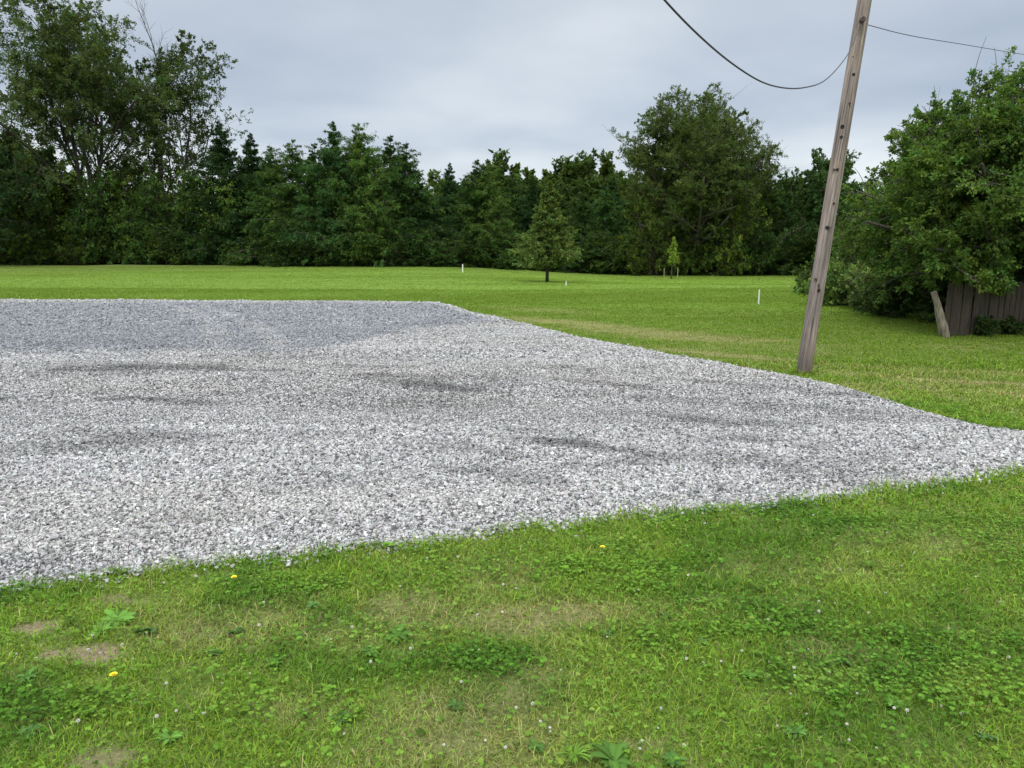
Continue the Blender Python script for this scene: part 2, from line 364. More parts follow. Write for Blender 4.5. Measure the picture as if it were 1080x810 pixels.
# ------------------------------------------------------------------ grass
def grass():
    rng = np.random.default_rng(9); parts = []; tot = 0
    def band(y0, y1, dens, h, w, marg=2.2, seg=2, edge_in=.0):
        nonlocal tot
        W = .74*y1+marg; n = int(dens*(y1-y0)*2*W)
        x = rng.uniform(-W, W, n); y = rng.uniform(y0, y1, n)
        k = np.abs(x) < .74*y+marg
        x, y = x[k], y[k]
        # tuftiness
        tf = fbm(x*7, y*7, 71, 2); big = fbm(x*1.3, y*1.3, 72, 3)
        e = edge(x, y); d, b = dryness(x, y)
        k = (e < edge_in+rng.normal(0, .025, len(x))) & (rng.uniform(0, 1, len(x)) < np.clip(.45+1.1*tf-.45*d-1.0*b, .12, 1))
        x, y, tf, big, d, b, e = [q[k] for q in (x, y, tf, big, d, b, e)]
        n = len(x); tot += n
        edgeg = sst(-.22, 0, e)
        hh = h*(.35+.75*tf+.45*big)*rng.lognormal(-.1, .35, n)*(1-.45*d)*(1+.45*edgeg)*(1+1.6*np.exp(-((x-3.61)**2+(y-9.11)**2)/.03))
        ww = w*rng.uniform(.6, 1.4, n)
        az = rng.uniform(0, 2*np.pi, n); lean = np.clip(rng.normal(.75, .35, n), .05, 1.4)
        dr = np.c_[np.cos(az)*np.sin(lean), np.sin(az)*np.sin(lean), np.cos(lean)]
        sa = az+np.pi/2+rng.normal(0, .5, n); sd = np.c_[np.cos(sa), np.sin(sa), np.zeros(n)]
        base = np.c_[x, y, hgt(x, y)-.006]
        mid = base+dr*hh[:, None]*.55
        dr2 = nrm(dr+np.c_[np.cos(az)*.5, np.sin(az)*.5, np.full(n, -.35)]); tip = mid+dr2*hh[:, None]*.5
        s = sd*ww[:, None]*.5
        V = np.stack([base-s, base+s, mid+s*.85, mid-s*.85, tip], 1)
        i = np.arange(n)[:, None]*5
        Q = i+np.array([[0, 1, 2, 3]]); T = i+np.array([[3, 2, 4]])
        c = lawn_col(x, y)
        c = mix(c, G_dry, np.clip(d*rng.uniform(.2, 1.15, n)+(rng.uniform(0, 1, n) < .07)*.7, 0, 1))
        c = c*np.clip(rng.normal(1, (.36 if y0 < 8 else .14) if y0 < 14 else .05, n), .45, 1.7)[:, None]
        c = c*(1+(1 if y0 < 12 else .5)*np.c_[rng.normal(0, .10, n), rng.normal(0, .04, n), rng.normal(0, .12, n)])
        parts.append((V.reshape(-1, 3), [Q, T], np.repeat(np.clip(c, .01, .6), 5, 0)))
    band(.9, 2.6, 26000, .036, .0028); band(2.6, 4.2, 19000, .038, .0036); band(4.2, 6.5, 7500, .05, .0058); band(6.5, 10, 4200, .05, .009)
    band(10, 16, 3200, .033, .010, 1.2); band(16, 26, 1900, .026, .014, 1.5); band(26, 50, 560, .016, .024, 2)
    V, Fs, C = merge(parts)
    o = mk('grass', V, Fs, M_grass, C)
    tag(o, 'mown green lawn grass around the gravel lot', 'grass', kind='stuff')
    print('blades', tot)
grass()

def leafdisc(n, k=6):
    a = np.linspace(0, 2*np.pi, k, endpoint=False); return np.c_[np.cos(a), np.sin(a)]
def clover():
    """ground cover of clover leaves"""
    rng = np.random.default_rng(12)
    n = 500000; y = rng.uniform(1.2, 7.5, n); x = rng.uniform(-1, 1, n)*(.74*7.5+1.8)
    k = np.abs(x) < .74*y+1.8; x, y = x[k], y[k]
    p = sst(.50, .66, fbm(x*1.5, y*2.0, 81, 4)); p = np.maximum(p*.8, .16)
    for (px, py, rx, ry) in [(800,665,.6,.08),(990,675,.5,.07),(520,700,.3,.1),(50,745,.4,.1),(640,600,.5,.12),(1000,720,.6,.2),(300,620,.3,.12)]:
        p = np.maximum(p, 1.3*ell(x, y, px, py, rx, ry, .7, px))
    d, b = dryness(x, y)
    k = (rng.uniform(0, 1, len(x)) < p*(1-d)*(1-b)) & (edge(x, y) < -.03); x, y = x[k], y[k]; n = len(x)
    z = hgt(x, y)+rng.uniform(.012, .045, n)
    cs = np.c_[x, y, z]; r = rng.uniform(.0026, .0058, n)*np.where(rng.uniform(0, 1, n) < .06, 1.7, 1)
    parts = []; disc = leafdisc(0, 6)
    c0 = lawn_col(x, y)*np.array([1.0, 1.2, 1.25]); c0 = c0*np.clip(rng.normal(1.1, .36, n), .45, 2.1)[:, None]
    az = rng.uniform(0, 6.28, n); tl = rng.normal(0, .35, (n, 2))
    for j in range(3):
        a = az+j*2.094
        ctr = cs+np.c_[np.cos(a), np.sin(a), np.zeros(n)]*r[:, None]*.95
        nx = nrm(np.c_[tl+.3*np.c_[np.cos(a), np.sin(a)], np.ones(n)])
        u, v = frame(nx)
        V = ctr[:, None]+(u[:, None]*disc[None, :, :1]+v[:, None]*disc[None, :, 1:])*r[:, None, None]
        parts.append((V.reshape(-1, 3), [np.arange(n*6).reshape(n, 6)], np.repeat(c0, 6, 0)))
    V, Fs, C = merge(parts)
    tag(mk('clover_leaves', V, Fs, M_grass, np.clip(C, .01, .5)), 'low clover leaves spreading in patches through the near lawn', 'clover', kind='stuff')
clover()

def surf(px, py, dz=0):
    p = at(px, py); return (p[0], p[1], p[2]+dz)
# clover flower heads
def flowers():
    rng = np.random.default_rng(77); M = plain('clover_petals', (.68, .67, .60), .7)
    # head: many small florets on a ball, plus stalk
    n = 46; ph = np.arccos(1-1.7*(np.arange(n)+.5)/n); th = np.arange(n)*2.39996
    d = np.c_[np.sin(ph)*np.cos(th), np.sin(ph)*np.sin(th), np.cos(ph)]
    u, v = frame(d); L = .0075; w = .0016; o = np.array([0, 0, .045])
    V = np.stack([o+d*.002, o+d*L*.8+u*w, o+d*L, o+d*L*.8-u*w], 1).reshape(-1, 3)
    V2 = np.stack([o+d*.002, o+d*L*.8+v*w, o+d*L, o+d*L*.8-v*w], 1).reshape(-1, 3)
    Q = np.arange(n*4).reshape(-1, 4); 
    st = tubes(np.array([[[0, 0, .03], [.001, 0, .036], [0, 0, .043]]]), np.array([[.0009, .0009, .0009]]), 4)
    V, Fs, _ = merge([(V, [Q]), (V2, [Q]), st])
    pts = [(38,700),(80,770),(143,744),(232,642),(280,640),(297,595),(345,620),(450,595),(483,593),(532,622),(545,625),(673,627),(435,690),(488,724),(392,705),(546,753),(556,750),(568,768),(580,778),(533,796),(695,755),(693,772),(676,787),(675,795),(740,705),(782,693),(812,703),(834,718),(850,757),(893,770),(898,560),(934,565),(952,601),(965,588),(915,587),(868,582),(857,549),(830,546),(833,517),(875,715),(905,737),(760,703),(365,778),(320,752),(140,700),(72,727),(505,655),(592,711),(820,770),(1010,728),(1012,760),(1038,740),(1000,668),(1030,612),(1055,640),(726,610),(640,675),(215,760),(262,715),(955,760),(970,700),(1062,700),(880,640)]
    extra = 45
    for _ in range(extra): pts.append((int(rng.uniform(20, 1060)), int(rng.uniform(600, 800))))
    first = None
    for i, (px, py) in enumerate(pts):
        p = at(px, py)
        if edge(np.array(p[0]), np.array(p[1])) > -.05: continue
        if first is None:
            first = mk('clover_flower', V, Fs, M); o = first
        else:
            o = first.copy(); COL.objects.link(o)
        s = rng.uniform(.5, .95)
        o.location = (p[0], p[1], p[2]); o.scale = (s, s, s*rng.uniform(.55, .95)); o.rotation_euler = (rng.normal(0, .2), rng.normal(0, .2), rng.uniform(0, 6))
        tag(o, 'small white clover flower head standing in the near lawn grass', 'flower', 'white clover flowers in the near lawn')
flowers()
def dandelion(px, py, label):
    p = at(px, py); r = empty('dandelion', p)
    Y = plain('dandelion_petals', (.80, .66, .02), .6); G = plain('dandelion_stalk', (.12, .2, .04), .6)
    parts = []
    for ring, (nn, tl, L) in enumerate([(26, .3, .014), (22, .6, .012), (16, 1.0, .009)]):
        for k in range(nn):
            a = 6.283*k/nn+ring*.1; d = np.array([math.cos(a)*math.cos(tl), math.sin(a)*math.cos(tl), math.sin(tl)]); s = np.array([-math.sin(a), math.cos(a), 0])*.0016
            o = np.array([.006, .004, .055]); parts.append((np.array([o-s*.5, o+s*.5, o+d*L+s, o+d*L-s]), [np.array([[0, 1, 2, 3]])]))
    V, Fs, _ = merge(parts); mk('flower_head', V, Fs, Y, parent=r)
    t = tubes(np.array([[[0, 0, 0], [.003, .0, .025], [.006, .004, .055]]]), np.full((1, 3), .0016), 6); mk('stalk', t[0], t[1], G, parent=r)
    tag(r, label, 'dandelion')
dandelion(119, 727, 'yellow dandelion in the grass below the bare soil patch')
dandelion(246, 621, 'yellow dandelion close to the near gravel edge')
dandelion(634, 588, 'yellow dandelion in the lawn left of the clover patch')

def rosette(seed, nl, L, W, up, col):
    rng = np.random.default_rng(seed); parts = []
    for k in range(nl):
        a = 6.283*k/nl*1.618+rng.normal(0, .3); l = L*rng.uniform(.6, 1.1); w = W*rng.uniform(.75, 1.15); e0 = up+rng.normal(0, .15)
        t = np.linspace(0, 1, 7); el = e0*(1-t*1.5)
        dx = np.cumsum(np.r_[0, np.cos(el[:-1])])/6*l; dz = np.cumsum(np.r_[0, np.sin(el[:-1])])/6*l
        c = np.c_[np.cos(a)*dx, np.sin(a)*dx, dz+.004]; s = np.array([-math.sin(a), math.cos(a), 0])
        wd = w*.5*np.sin(np.pi*np.clip(t*.92+.08, 0, 1))**.7*(.35+.65*t**.5); wd[0] = .0025; wd[-1] = .0005
        up_ = np.array([0, 0, 1])*.25
        Vl = c+s*wd[:, None]+up_*wd[:, None]; Vr = c-s*wd[:, None]+up_*wd[:, None]
        V = np.stack([Vl, c, Vr], 1).reshape(-1, 3); Q = []
        for i in range(6):
            for j in range(2): Q.append([i*3+j, i*3+j+1, i*3+3+j+1, i*3+3+j])
        cc = np.array(col)*rng.uniform(.75, 1.35)*np.ones((21, 3)); cc[1::3] *= 1.25
        parts.append((V, [np.array(Q)], cc))
    return merge(parts)
def weeds():
    rng = np.random.default_rng(3)
    kinds = []
    for i, (nl, L, W, up) in enumerate([(15, .11, .042, .6), (11, .075, .030, .5), (30, .12, .009, 1.15), (9, .06, .026, .45)]):
        V, Fs, C = rosette(i+1, nl, L, W, up, [(.10, .21, .035), (.085, .18, .04), (.12, .22, .03), (.09, .19, .05)][i]); kinds.append((V, Fs, C))
    spots = [(125,655,0,1.35,'large plantain weed beside the bare soil patch near the gravel'),(105,668,0,.9,None),(150,668,1,1.2,None),(75,660,2,1.,None),(155,668,3,1.2,None),(392,690,0,.9,None),(420,672,0,1.1,'broad leaved weed between the two dry patches'),
             (605,803,2,1.3,'spiky grass like weed at the bottom of the photo, left of the broad one'),(648,806,0,1.35,'broad blue green leaved weed cut by the bottom edge of the photo'),(710,805,1,1.1,None),(565,790,1,.9,None),(500,690,1,1.,None),(640,670,3,1.2,None),(225,690,1,.9,None),
             (250,668,3,1.3,None),(800,625,2,1.,None),(915,600,2,1.1,'tufted weed in the lawn right of centre below the gravel'),(980,685,1,1.,None),(790,716,0,.8,None),(890,700,3,1.2,None),(1010,640,1,.9,None),(330,640,3,1.1,None),(360,760,1,1.,None),(180,780,0,.8,None),(30,775,3,1.2,None),(345,590,2,1.,None),
             (125,606,2,1.2,'grassy tuft leaning over the near gravel edge'),(400,577,2,1.,None),(700,650,1,.9,None),(840,775,1,1.,None),(940,745,0,.8,None),(1040,780,3,1.2,None),(740,680,3,1.,None),(560,612,2,.9,None),(480,745,1,.9,None),(290,700,0,.7,None),(30,715,1,1.1,None)]
    firsts = {}
    for (px, py, k, s, lab) in spots:
        p = at(px, py)
        if k not in firsts:
            V, Fs, C = kinds[k]; o = mk(['broadleaf_weed', 'broadleaf_weed', 'grass_tuft', 'broadleaf_weed'][k], V, Fs, M_grass, C, smooth=True); firsts[k] = o
        else:
            o = firsts[k].copy(); COL.objects.link(o)
        o.location = (p[0], p[1], p[2]+.004); s *= .6; o.scale = (s, s, s*rng.uniform(.7, 1.1)); o.rotation_euler = (rng.normal(0, .12), rng.normal(0, .12), rng.uniform(0, 6))
        tag(o, lab or ['low rosette of broad green leaves growing in the near lawn', 'low rosette of small green leaves growing in the near lawn', 'spiky green tuft of narrow leaves growing in the near lawn', 'little rosette of short round leaves growing in the near lawn'][k], 'weed', 'weeds in the near lawn')
weeds()

# ------------------------------------------------------------------ tree growth
UP = np.array([0, 0, 1.])
def grow(P, D, L, R0, k, rng, wob, up, tip=.35):
    B = len(P); pts = np.zeros((B, k, 3)); pts[:, 0] = P; d = nrm(D)
    for i in range(1, k):
        d = nrm(d+rng.normal(0, wob, (B, 3))+UP*(up if np.isscalar(up) else up[:, None]))
        pts[:, i] = pts[:, i-1]+d*(L/(k-1))[:, None]
    rad = R0[:, None]*np.linspace(1, tip, k)[None]
    return pts, rad
def kids(pts, rad, L, n, t0, t1, ang, angj, ratio, rr, rng, tap=.45, az=None):
    B, k, _ = pts.shape
    t = (t0+(t1-t0)*((np.arange(n)[None]+rng.uniform(0, 1, (B, n)))/n)).ravel(); bi = np.repeat(np.arange(B), n)
    f = np.clip(t, 0, .9999)*(k-1); i = f.astype(int); fr = (f-i)[:, None]
    p = pts[bi, i]*(1-fr)+pts[bi, i+1]*fr; d = nrm(pts[bi, i+1]-pts[bi, i]); r = rad[bi, i]*(1-fr[:, 0])+rad[bi, i+1]*fr[:, 0]
    u, v = frame(d); a = rng.uniform(0, 6.28, B)[bi]+np.tile(np.arange(n), B)*2.39996+rng.normal(0, .3, len(bi))
    an = ang+rng.normal(0, angj, len(bi))
    D = d*np.cos(an)[:, None]+(u*np.cos(a)[:, None]+v*np.sin(a)[:, None])*np.sin(an)[:, None]
    Lc = L[bi]*ratio*(1-tap*t)*rng.uniform(.7, 1.25, len(bi))
    return p, D, Lc, np.minimum(r*rr, r), bi, t
def leafquads(p, d, size, asp, col, rng, flat=.6):
    n = len(p); d = nrm(d); nn = nrm(rng.normal(0, 1, (n, 3))+UP*flat*1.5); s = nrm(np.cross(d, nn)); nn = np.cross(s, d)
    L = size[:, None]; w = L*asp*.5
    V = np.stack([p, p+d*L*.45+s*w+nn*L*.08, p+d*L-nn*L*.05, p+d*L*.45-s*w+nn*L*.08], 1)
    return V.reshape(-1, 3), [np.arange(n*4).reshape(-1, 4)], np.repeat(col, 4, 0)
def leaves_on(pts, n, size, asp, base, rng, spread=.35, jit=.25, droop=0., clump=.16, flat=.6, var=.16):
    B, k, _ = pts.shape; bi = np.repeat(np.arange(B), n); t = rng.uniform(.08, 1, len(bi))*(k-1); i = np.minimum(t.astype(int), k-2); fr = (t-i)[:, None]
    p = pts[bi, i]*(1-fr)+pts[bi, i+1]*fr; d = nrm(pts[bi, i+1]-pts[bi, i])
    seg = np.linalg.norm(pts[:, -1]-pts[:, 0], axis=1)[bi][:, None]
    p = p+rng.normal(0, 1, p.shape)*seg*jit*.35
    d = nrm(d*(1-spread)+rng.normal(0, 1, p.shape)*spread-UP*droop)
    cb = np.clip(rng.normal(1, clump, B), .5, 1.7)[bi]*np.clip(rng.normal(1, var, len(bi)), .4, 1.8)
    hue = rng.normal(0, .07, B)[bi]
    c = base*cb[:, None]; c[:, 0] *= 1+hue*1.5; c[:, 2] *= 1-hue
    s = size*rng.uniform(.65, 1.35, len(bi))
    return p, d, s, np.clip(c, .004, .5)

def decid(name, seed, H, trunk_h, R0, limbs, leaf, lsize, nleaf=9, limbL=None, spread=.7, up=.06, n2=7, n3=7, env=None, trunks=1, wob=.13, asp=.62, tubes_to=3, lean=(0, 0), low=.35, droop=.05, keep=1., skirt=False, ltap=.35):
    """deciduous tree at the origin: returns root with trunk and crown"""
    rng = np.random.default_rng(seed); wood = []
    P = np.zeros((trunks, 3)); P[:, :2] = rng.normal(0, .15 if trunks > 1 else 0, (trunks, 2))
    D = np.tile([lean[0], lean[1], 1.], (trunks, 1))+np.c_[rng.normal(0, .16 if trunks > 1 else .02, (trunks, 2)), np.zeros(trunks)]
    L = np.full(trunks, trunk_h); Rr = np.full(trunks, R0/(trunks**.5))
    p0, r0 = grow(P, D, L, Rr, 9, rng, .05, .03, .30); r0[:, 0] *= 1.35
    LL = np.full(trunks, limbL or H-trunk_h*.6)
    a = kids(p0, r0, LL, limbs, low, 1., spread, .22, .95, .62, rng, ltap)
    p1, r1 = grow(a[0], a[1], a[2], a[3], 9, rng, wob, (up*(3.2*a[5]-1.1) if skirt else up), .3)
    if env is not None:
        for i in range(3, 9):
            bad = ~env(p1[:, i]) & (p1[:, i, 2] > 1.5); p1[bad, i:] = p1[bad, i-1:i]+(p1[bad, i-1:i]-p1[bad, i-2:i-1])*.04; r1[bad, i:] = .004
        for i in range(4, 9):
            bad = ~env(p0[:, i]) & (p0[:, i, 2] > 1.5); p0[bad, i:] = p0[bad, i-1:i]+(p0[bad, i-1:i]-p0[bad, i-2:i-1])*.04; r0[bad, i:] = .004
        if skirt:
            dr_ = (p1[:, -1, 2] < 1.0) & (np.hypot(p1[:, -1, 0], p1[:, -1, 1]) > 1.2); kp = ~dr_; p1, r1 = p1[kp], r1[kp]; a = [x[kp] for x in a]
    wood.append(tubes(p1, r1, 7))
    b = kids(p1, r1, a[2], n2, .2, 1., .75, .25, .48, .62, rng, .35)
    wood.append(tubes(p0, r0, 10))
    p2, r2 = grow(b[0], b[1], b[2], b[3], 6, rng, wob, up*.7, .3)
    if env is not None:
        k2 = env(p2[:, -1]*.95); p2, r2 = p2[k2], r2[k2]; b = [x[k2] for x in b]
    wood.append(tubes(p2, r2, 5))
    c = kids(p2, r2, b[2], n3, .15, 1., .75, .3, .48, .6, rng, .3)
    p3, r3 = grow(c[0], c[1], c[2], np.maximum(c[3], .006), 5, rng, wob, up*.3-droop*.5, .35)
    if env is not None:
        k3 = env(p3[:, -1]*1.04) & env(p3[:, 2]); p3, r3 = p3[k3], r3[k3]; c = [x[k3] for x in c]
    e = kids(p3, r3, c[2], 4, .2, 1., .8, .3, .55, .6, rng, .3)
    p4, r4 = grow(e[0], e[1], np.maximum(e[2], .12), np.maximum(e[3], .004), 3, rng, wob, -droop, .4)
    if env is not None:
        k4 = env(p4[:, -1]); p4, r4 = p4[k4], r4[k4]
    if keep < 1: kk = rng.uniform(0, 1, len(p4)) < keep; p4 = p4[kk]; r4 = r4[kk]
    wood.append(tubes(p3, r3, 4, False))
    if tubes_to > 3: wood.append(tubes(p4, r4, 3, False))
    q = leaves_on(p4, nleaf, lsize, asp, np.array(leaf), rng, .5, .3, droop)
    q2 = leaves_on(p3, nleaf//2, lsize, asp, np.array(leaf), rng, .5, .2, droop)
    LP = [np.concatenate([x, y]) for x, y in zip(q, q2)]
    if env is not None:
        k = env(LP[0]); LP = [x[k] for x in LP]
    lv = leafquads(LP[0], LP[1], LP[2], asp, LP[3], rng)
    root = empty(name, (0, 0, 0))
    W = merge(wood); mk('trunk', W[0], W[1], M_bark, parent=root, smooth=True)
    mk('crown', lv[0], lv[1], M_leaf, lv[2], parent=root)
    return root, len(LP[0])

def conifer(name, seed, H, Rm, leaf, nb=170, n2=11, nl=19, size=.15, droop=.06, low=.25, pw=.75, rag=.25, asp=.3, mat=None, elev=.25, top_thin=True):
    rng = np.random.default_rng(seed)
    p0, r0 = grow(np.zeros((1, 3)), np.array([[0, 0, 1.]]), np.array([H]), np.array([.018*H]), 10, rng, .015, 0, .06)
    q_ = (np.arange(nb)+rng.uniform(0, 1, nb))/nb; z = low+(H*.99-low)*(1-(1-q_)**.8) if top_thin else low+(H*.985-low)*q_
    t = z/H; f = t*9; i = np.minimum(f.astype(int), 8); P = p0[0, i]+(p0[0, i+1]-p0[0, i])*(f-i)[:, None]
    lobe = 1+rag*(rng.uniform(-1, 1, nb)); 
    L = Rm*np.maximum((1-t)**pw, .035)*lobe*np.where(t < .12, .75+2*t, 1)*np.where(t > .7, rng.uniform(.45, 1.25, nb), 1)
    az = np.arange(nb)*2.39996+rng.normal(0, .3, nb); el = elev+t*.25+rng.normal(0, .14, nb)
    D = np.c_[np.cos(az)*np.cos(el), np.sin(az)*np.cos(el), np.sin(el)]
    p1, r1 = grow(P, D, L, np.maximum(.012*L+.006, .008), 6, rng, .05, -droop, .3)
    b = kids(p1, r1, L, n2, .12, 1., .8, .25, .42, .6, rng, .45)
    b[1][:, 2] *= .45
    p2, r2 = grow(b[0], b[1], np.maximum(b[2], .05), np.maximum(b[3], .004), 4, rng, .08, -droop*1.6, .4)
    q = leaves_on(p2, nl, size, asp, np.array(leaf), rng, .42, .22, .18, .26, .5)
    q1 = leaves_on(p1, nl//2, size, asp, np.array(leaf), rng, .45, .04, .15, .14, .5)
    # leader sprays
    tp = leaves_on(p0[:, -2:], 30, size*.7, asp, np.array(leaf), rng, .5, .1, -.3)
    LP = [np.concatenate(x) for x in zip(q, q1, tp)]
    tt = LP[0][:, 2]/H; kk = rng.uniform(0, 1, len(tt)) < 1-.6*sst(.80, .99, tt); LP = [x[kk] for x in LP]; LP[2] = LP[2]*(1-.35*sst(.75, 1, LP[0][:, 2]/H))
    lv = leafquads(LP[0], LP[1], LP[2], asp, LP[3], rng)
    root = empty(name, (0, 0, 0)); W = merge([tubes(p0, r0, 8), tubes(p1, r1, 4, False)])
    mk('trunk', W[0], W[1], M_bark, parent=root, smooth=True); mk('crown', lv[0], lv[1], mat or M_needle, lv[2], parent=root)
    return root

def bush(name, seed, H, Rm, leaf, lsize, nstem=16, nl=12, n2=9, n3=5, asp=.6, vine=False):
    rng = np.random.default_rng(seed)
    az = np.arange(nstem)*2.39996; el = rng.uniform(.35, 1.5, nstem); rr = 1/np.sqrt((np.cos(el)/Rm)**2+(np.sin(el)/H)**2)
    D = np.c_[np.cos(az)*np.cos(el), np.sin(az)*np.cos(el), np.sin(el)]
    P = np.c_[rng.normal(0, Rm*.12, (nstem, 2)), np.zeros(nstem)]; L = rr*rng.uniform(.8, 1.05, nstem)
    p1, r1 = grow(P, D, L, np.full(nstem, .012*H+.006), 8, rng, .1, -.01, .3)
    b = kids(p1, r1, L, n2, .15, 1., .8, .25, .40, .6, rng, .35); p2, r2 = grow(b[0], b[1], b[2], b[3], 5, rng, .12, -.02, .3)
    c = kids(p2, r2, b[2], n3, .1, 1., .8, .3, .5, .6, rng, .2); p3, r3 = grow(c[0], c[1], c[2], np.maximum(c[3], .003), 4, rng, .15, -.06, .4)
    p3[:, :, 2] = np.maximum(p3[:, :, 2], .03)
    q = leaves_on(p3, nl, lsize, asp, np.array(leaf), rng, .5, .3, .05, .32)
    lv = leafquads(q[0], q[1], q[2], asp, q[3], rng)
    root = empty(name, (0, 0, 0)); W = merge([tubes(p1, r1, 5, False), tubes(p2, r2, 4, False)])
    mk('stems', W[0], W[1], M_bark, parent=root, smooth=True); mk('leaves', lv[0], lv[1], M_leaf, lv[2], parent=root)
    return root

def place(root, x, y, rz=0, sc=(1, 1, 1), dz=0.):
    root.location = (float(x), float(y), float(hgt(x, y))+dz); root.rotation_euler = (0, 0, rz); root.scale = sc

ORD = ['first','second','third','fourth','fifth','sixth','seventh','eighth','ninth','tenth','eleventh','twelfth','thirteenth','fourteenth','fifteenth','sixteenth','seventeenth','eighteenth','nineteenth','twentieth','twenty-first','twenty-second','twenty-third','twenty-fourth','twenty-fifth','twenty-sixth','twenty-seventh','twenty-eighth','twenty-ninth','thirtieth','thirty-first','thirty-second','thirty-third','thirty-fourth','thirty-fifth','thirty-sixth','thirty-seventh','thirty-eighth','thirty-ninth','fortieth']
rt = random.Random(4)
# --- conifer row beyond the lawn
DK = (.052, .106, .026); DK2 = (.070, .124, .026); DK3 = (.042, .090, .028)
protos = [conifer('conifer', 101, 8., 2.5, DK, pw=.72, rag=.55), conifer('conifer', 102, 8., 2.6, DK2, pw=.62, rag=.6), conifer('conifer', 103, 8., 2.3, DK3, pw=.8, rag=.55, elev=.4), conifer('conifer', 104, 8., 2.8, DK2, pw=.68, rag=.65, droop=.09)]
used = [False]*4
def put_con(px, topy, y, wid, label, group, k=None):
    k = rt.randrange(4) if k is None else k
    x = colx(px, y); g = float(hgt(x, y)); H = topz(topy, y)-g
    s = H/8.; r = rt.uniform(0, 6.28); loc = (x, y, g-.05); sc = (s*wid, s*wid, s)
    if not used[k]:
        used[k] = True; o = protos[k]; o.location = loc; o.rotation_euler = (0, 0, r); o.scale = sc
    else: o = copy_tree(protos[k], loc, r, sc)
    tag(o, label, 'conifer', group)
row = [(-95,150),(-55,165),(-10,170),(30,190),(75,195),(120,200),(165,195),(205,180),(243,126),(270,138),(290,152),(312,146),(333,148),(353,126),(372,140),(390,127),(410,140),(427,148),(446,185),(474,170),(500,166),(516,170),(538,172),(560,178),(590,186),(615,192),(640,188),(664,195),(690,190),(715,200),(745,205),(775,200),(802,178),(826,182),(852,190),(880,186),(910,195),(940,200)]
for i, (px, ty) in enumerate(row):
    ty += 9 if px > 535 else 0
    y = 53+rt.uniform(-1.2, 1.2)-(.5 if i % 2 else 0)+max(0, 330-px)*.018
    put_con(px, ty, y, 1.05+rt.uniform(-.1, .15), ('dark green spired conifer, %s from the left in the front row beyond the lawn' % ORD[sum(1 for q in row[:i] if q[0] >= 0)]) if px >= 0 else 'dark green spired conifer of the front row outside the left edge of the photo', 'conifers in the row beyond the lawn')
for i in range(26):
    px = -80+i*42+rt.uniform(-8, 8)
    put_con(px, 190+rt.uniform(-8, 14), 59+rt.uniform(-1, 1.5), 1.35, 'dark conifer filling the gaps behind the front row of the windbreak', 'conifers standing behind the front row')

# --- far woodland rising behind
fw = [decid('broadleaf_tree', 201, 11, 5, .2, 10, (0.071, 0.121, 0.029), .26, 12, limbL=5.2, spread=.8, n2=6, n3=6, low=.25)[0], decid('broadleaf_tree', 202, 11, 5, .2, 11, (0.084, 0.134, 0.029), .26, 12, limbL=5.5, spread=.75, n2=6, n3=6, low=.25)[0]]
fl = [(440,192),(470,186),(505,182),(545,168),(575,174),(605,172),(632,170),(655,176),(690,178),(722,184),(760,186),(800,188),(835,186),(-20,150),(40,150),(488,182),(525,176),(562,172),(590,172),(620,171),(643,173),(672,178),(705,182),(780,186),(818,186),(855,176),(878,178)]
fu = [False, False]; fl.sort()
for i, (px, ty) in enumerate(fl):
    k = i % 2; y = 82+rt.uniform(-5, 8); x = colx(px, y); H = topz(ty, y)+.8; s = H/8.7
    loc = (x, y, -.6); rz = rt.uniform(0, 6.28)
    if not fu[k]: fu[k] = True; o = fw[k]; o.location = loc; o.rotation_euler = (0, 0, rz); o.scale = (s, s, s)
    else: o = copy_tree(fw[k], loc, rz, (s, s, s))
    tag(o, ('rounded green treetop of the far wood, %s from the left above the conifers' % ORD[sum(1 for q in fl[:i] if q[0] >= 0)]) if px >= 0 else 'rounded green treetop of the far wood outside the left edge of the photo', 'tree', 'broadleaf trees of the far wood')

# --- large open deciduous tree at left
yb = 56.
t, n = decid('broadleaf_tree', 308, 15.5, 8.5, .36, 7, (.10, .148, .046), .11, 26, limbL=9.2, spread=.62, up=.06, n2=8, n3=7, trunks=3, wob=.15, low=.3, tubes_to=4, droop=.05)
place(t, colx(100, yb), yb, 0, (1.3, 1.25, 1.27)); tag(t, 'tallest tree at left, open crown with dark forking limbs against the sky', 'tree'); print('big', n)
t, n = decid('broadleaf_tree', 311, 13, 7.0, .2, 5, (.085, .125, .040), .11, 17, limbL=6.4, spread=.55, up=.07, n2=7, n3=6, trunks=2, wob=.13, low=.3, tubes_to=4, keep=.95)
place(t, colx(180, 57), 57, .5, (1.3, 1.2, 1.40)); 
def dead(root):
    rng = np.random.default_rng(5); L0 = 6.2
    p, q = grow(np.array([[.3, 0, 7.2], [-.6, .2, 7.]]), np.array([[.06, 0, 1.], [.25, 0, 1]]), np.array([L0, 4.2]), np.array([.06, .05]), 12, rng, .06, .02, .15)
    a = kids(p, q, np.array([L0, 4.2]), 14, .2, 1, .6, .15, .36, .6, rng, .5); p2, q2 = grow(a[0], a[1], a[2], a[3], 7, rng, .1, .05, .25)
    b = kids(p2, q2, a[2], 6, .2, 1, .6, .2, .45, .7, rng, .4); p3, q3 = grow(b[0], b[1], b[2], np.maximum(b[3], .006), 4, rng, .1, .03, .5)
    W = merge([tubes(p, q, 6), tubes(p2, q2, 4, False), tubes(p3, q3, 3, False)]); o = mk('dead_limb', W[0], W[1], M_bark, parent=root); o['label'] = 'bare dead limb sticking out of the top of the sparse tree'
dead(t)
tag(t, 'thin sparse tree with half bare twigs right of the tallest tree', 'tree')
t, n = decid('broadleaf_tree', 320, 12, 4.5, .3, 14, (.046, .084, .028), .17, 12, limbL=5.6, spread=.85, up=.03, n2=8, n3=7, low=.12)
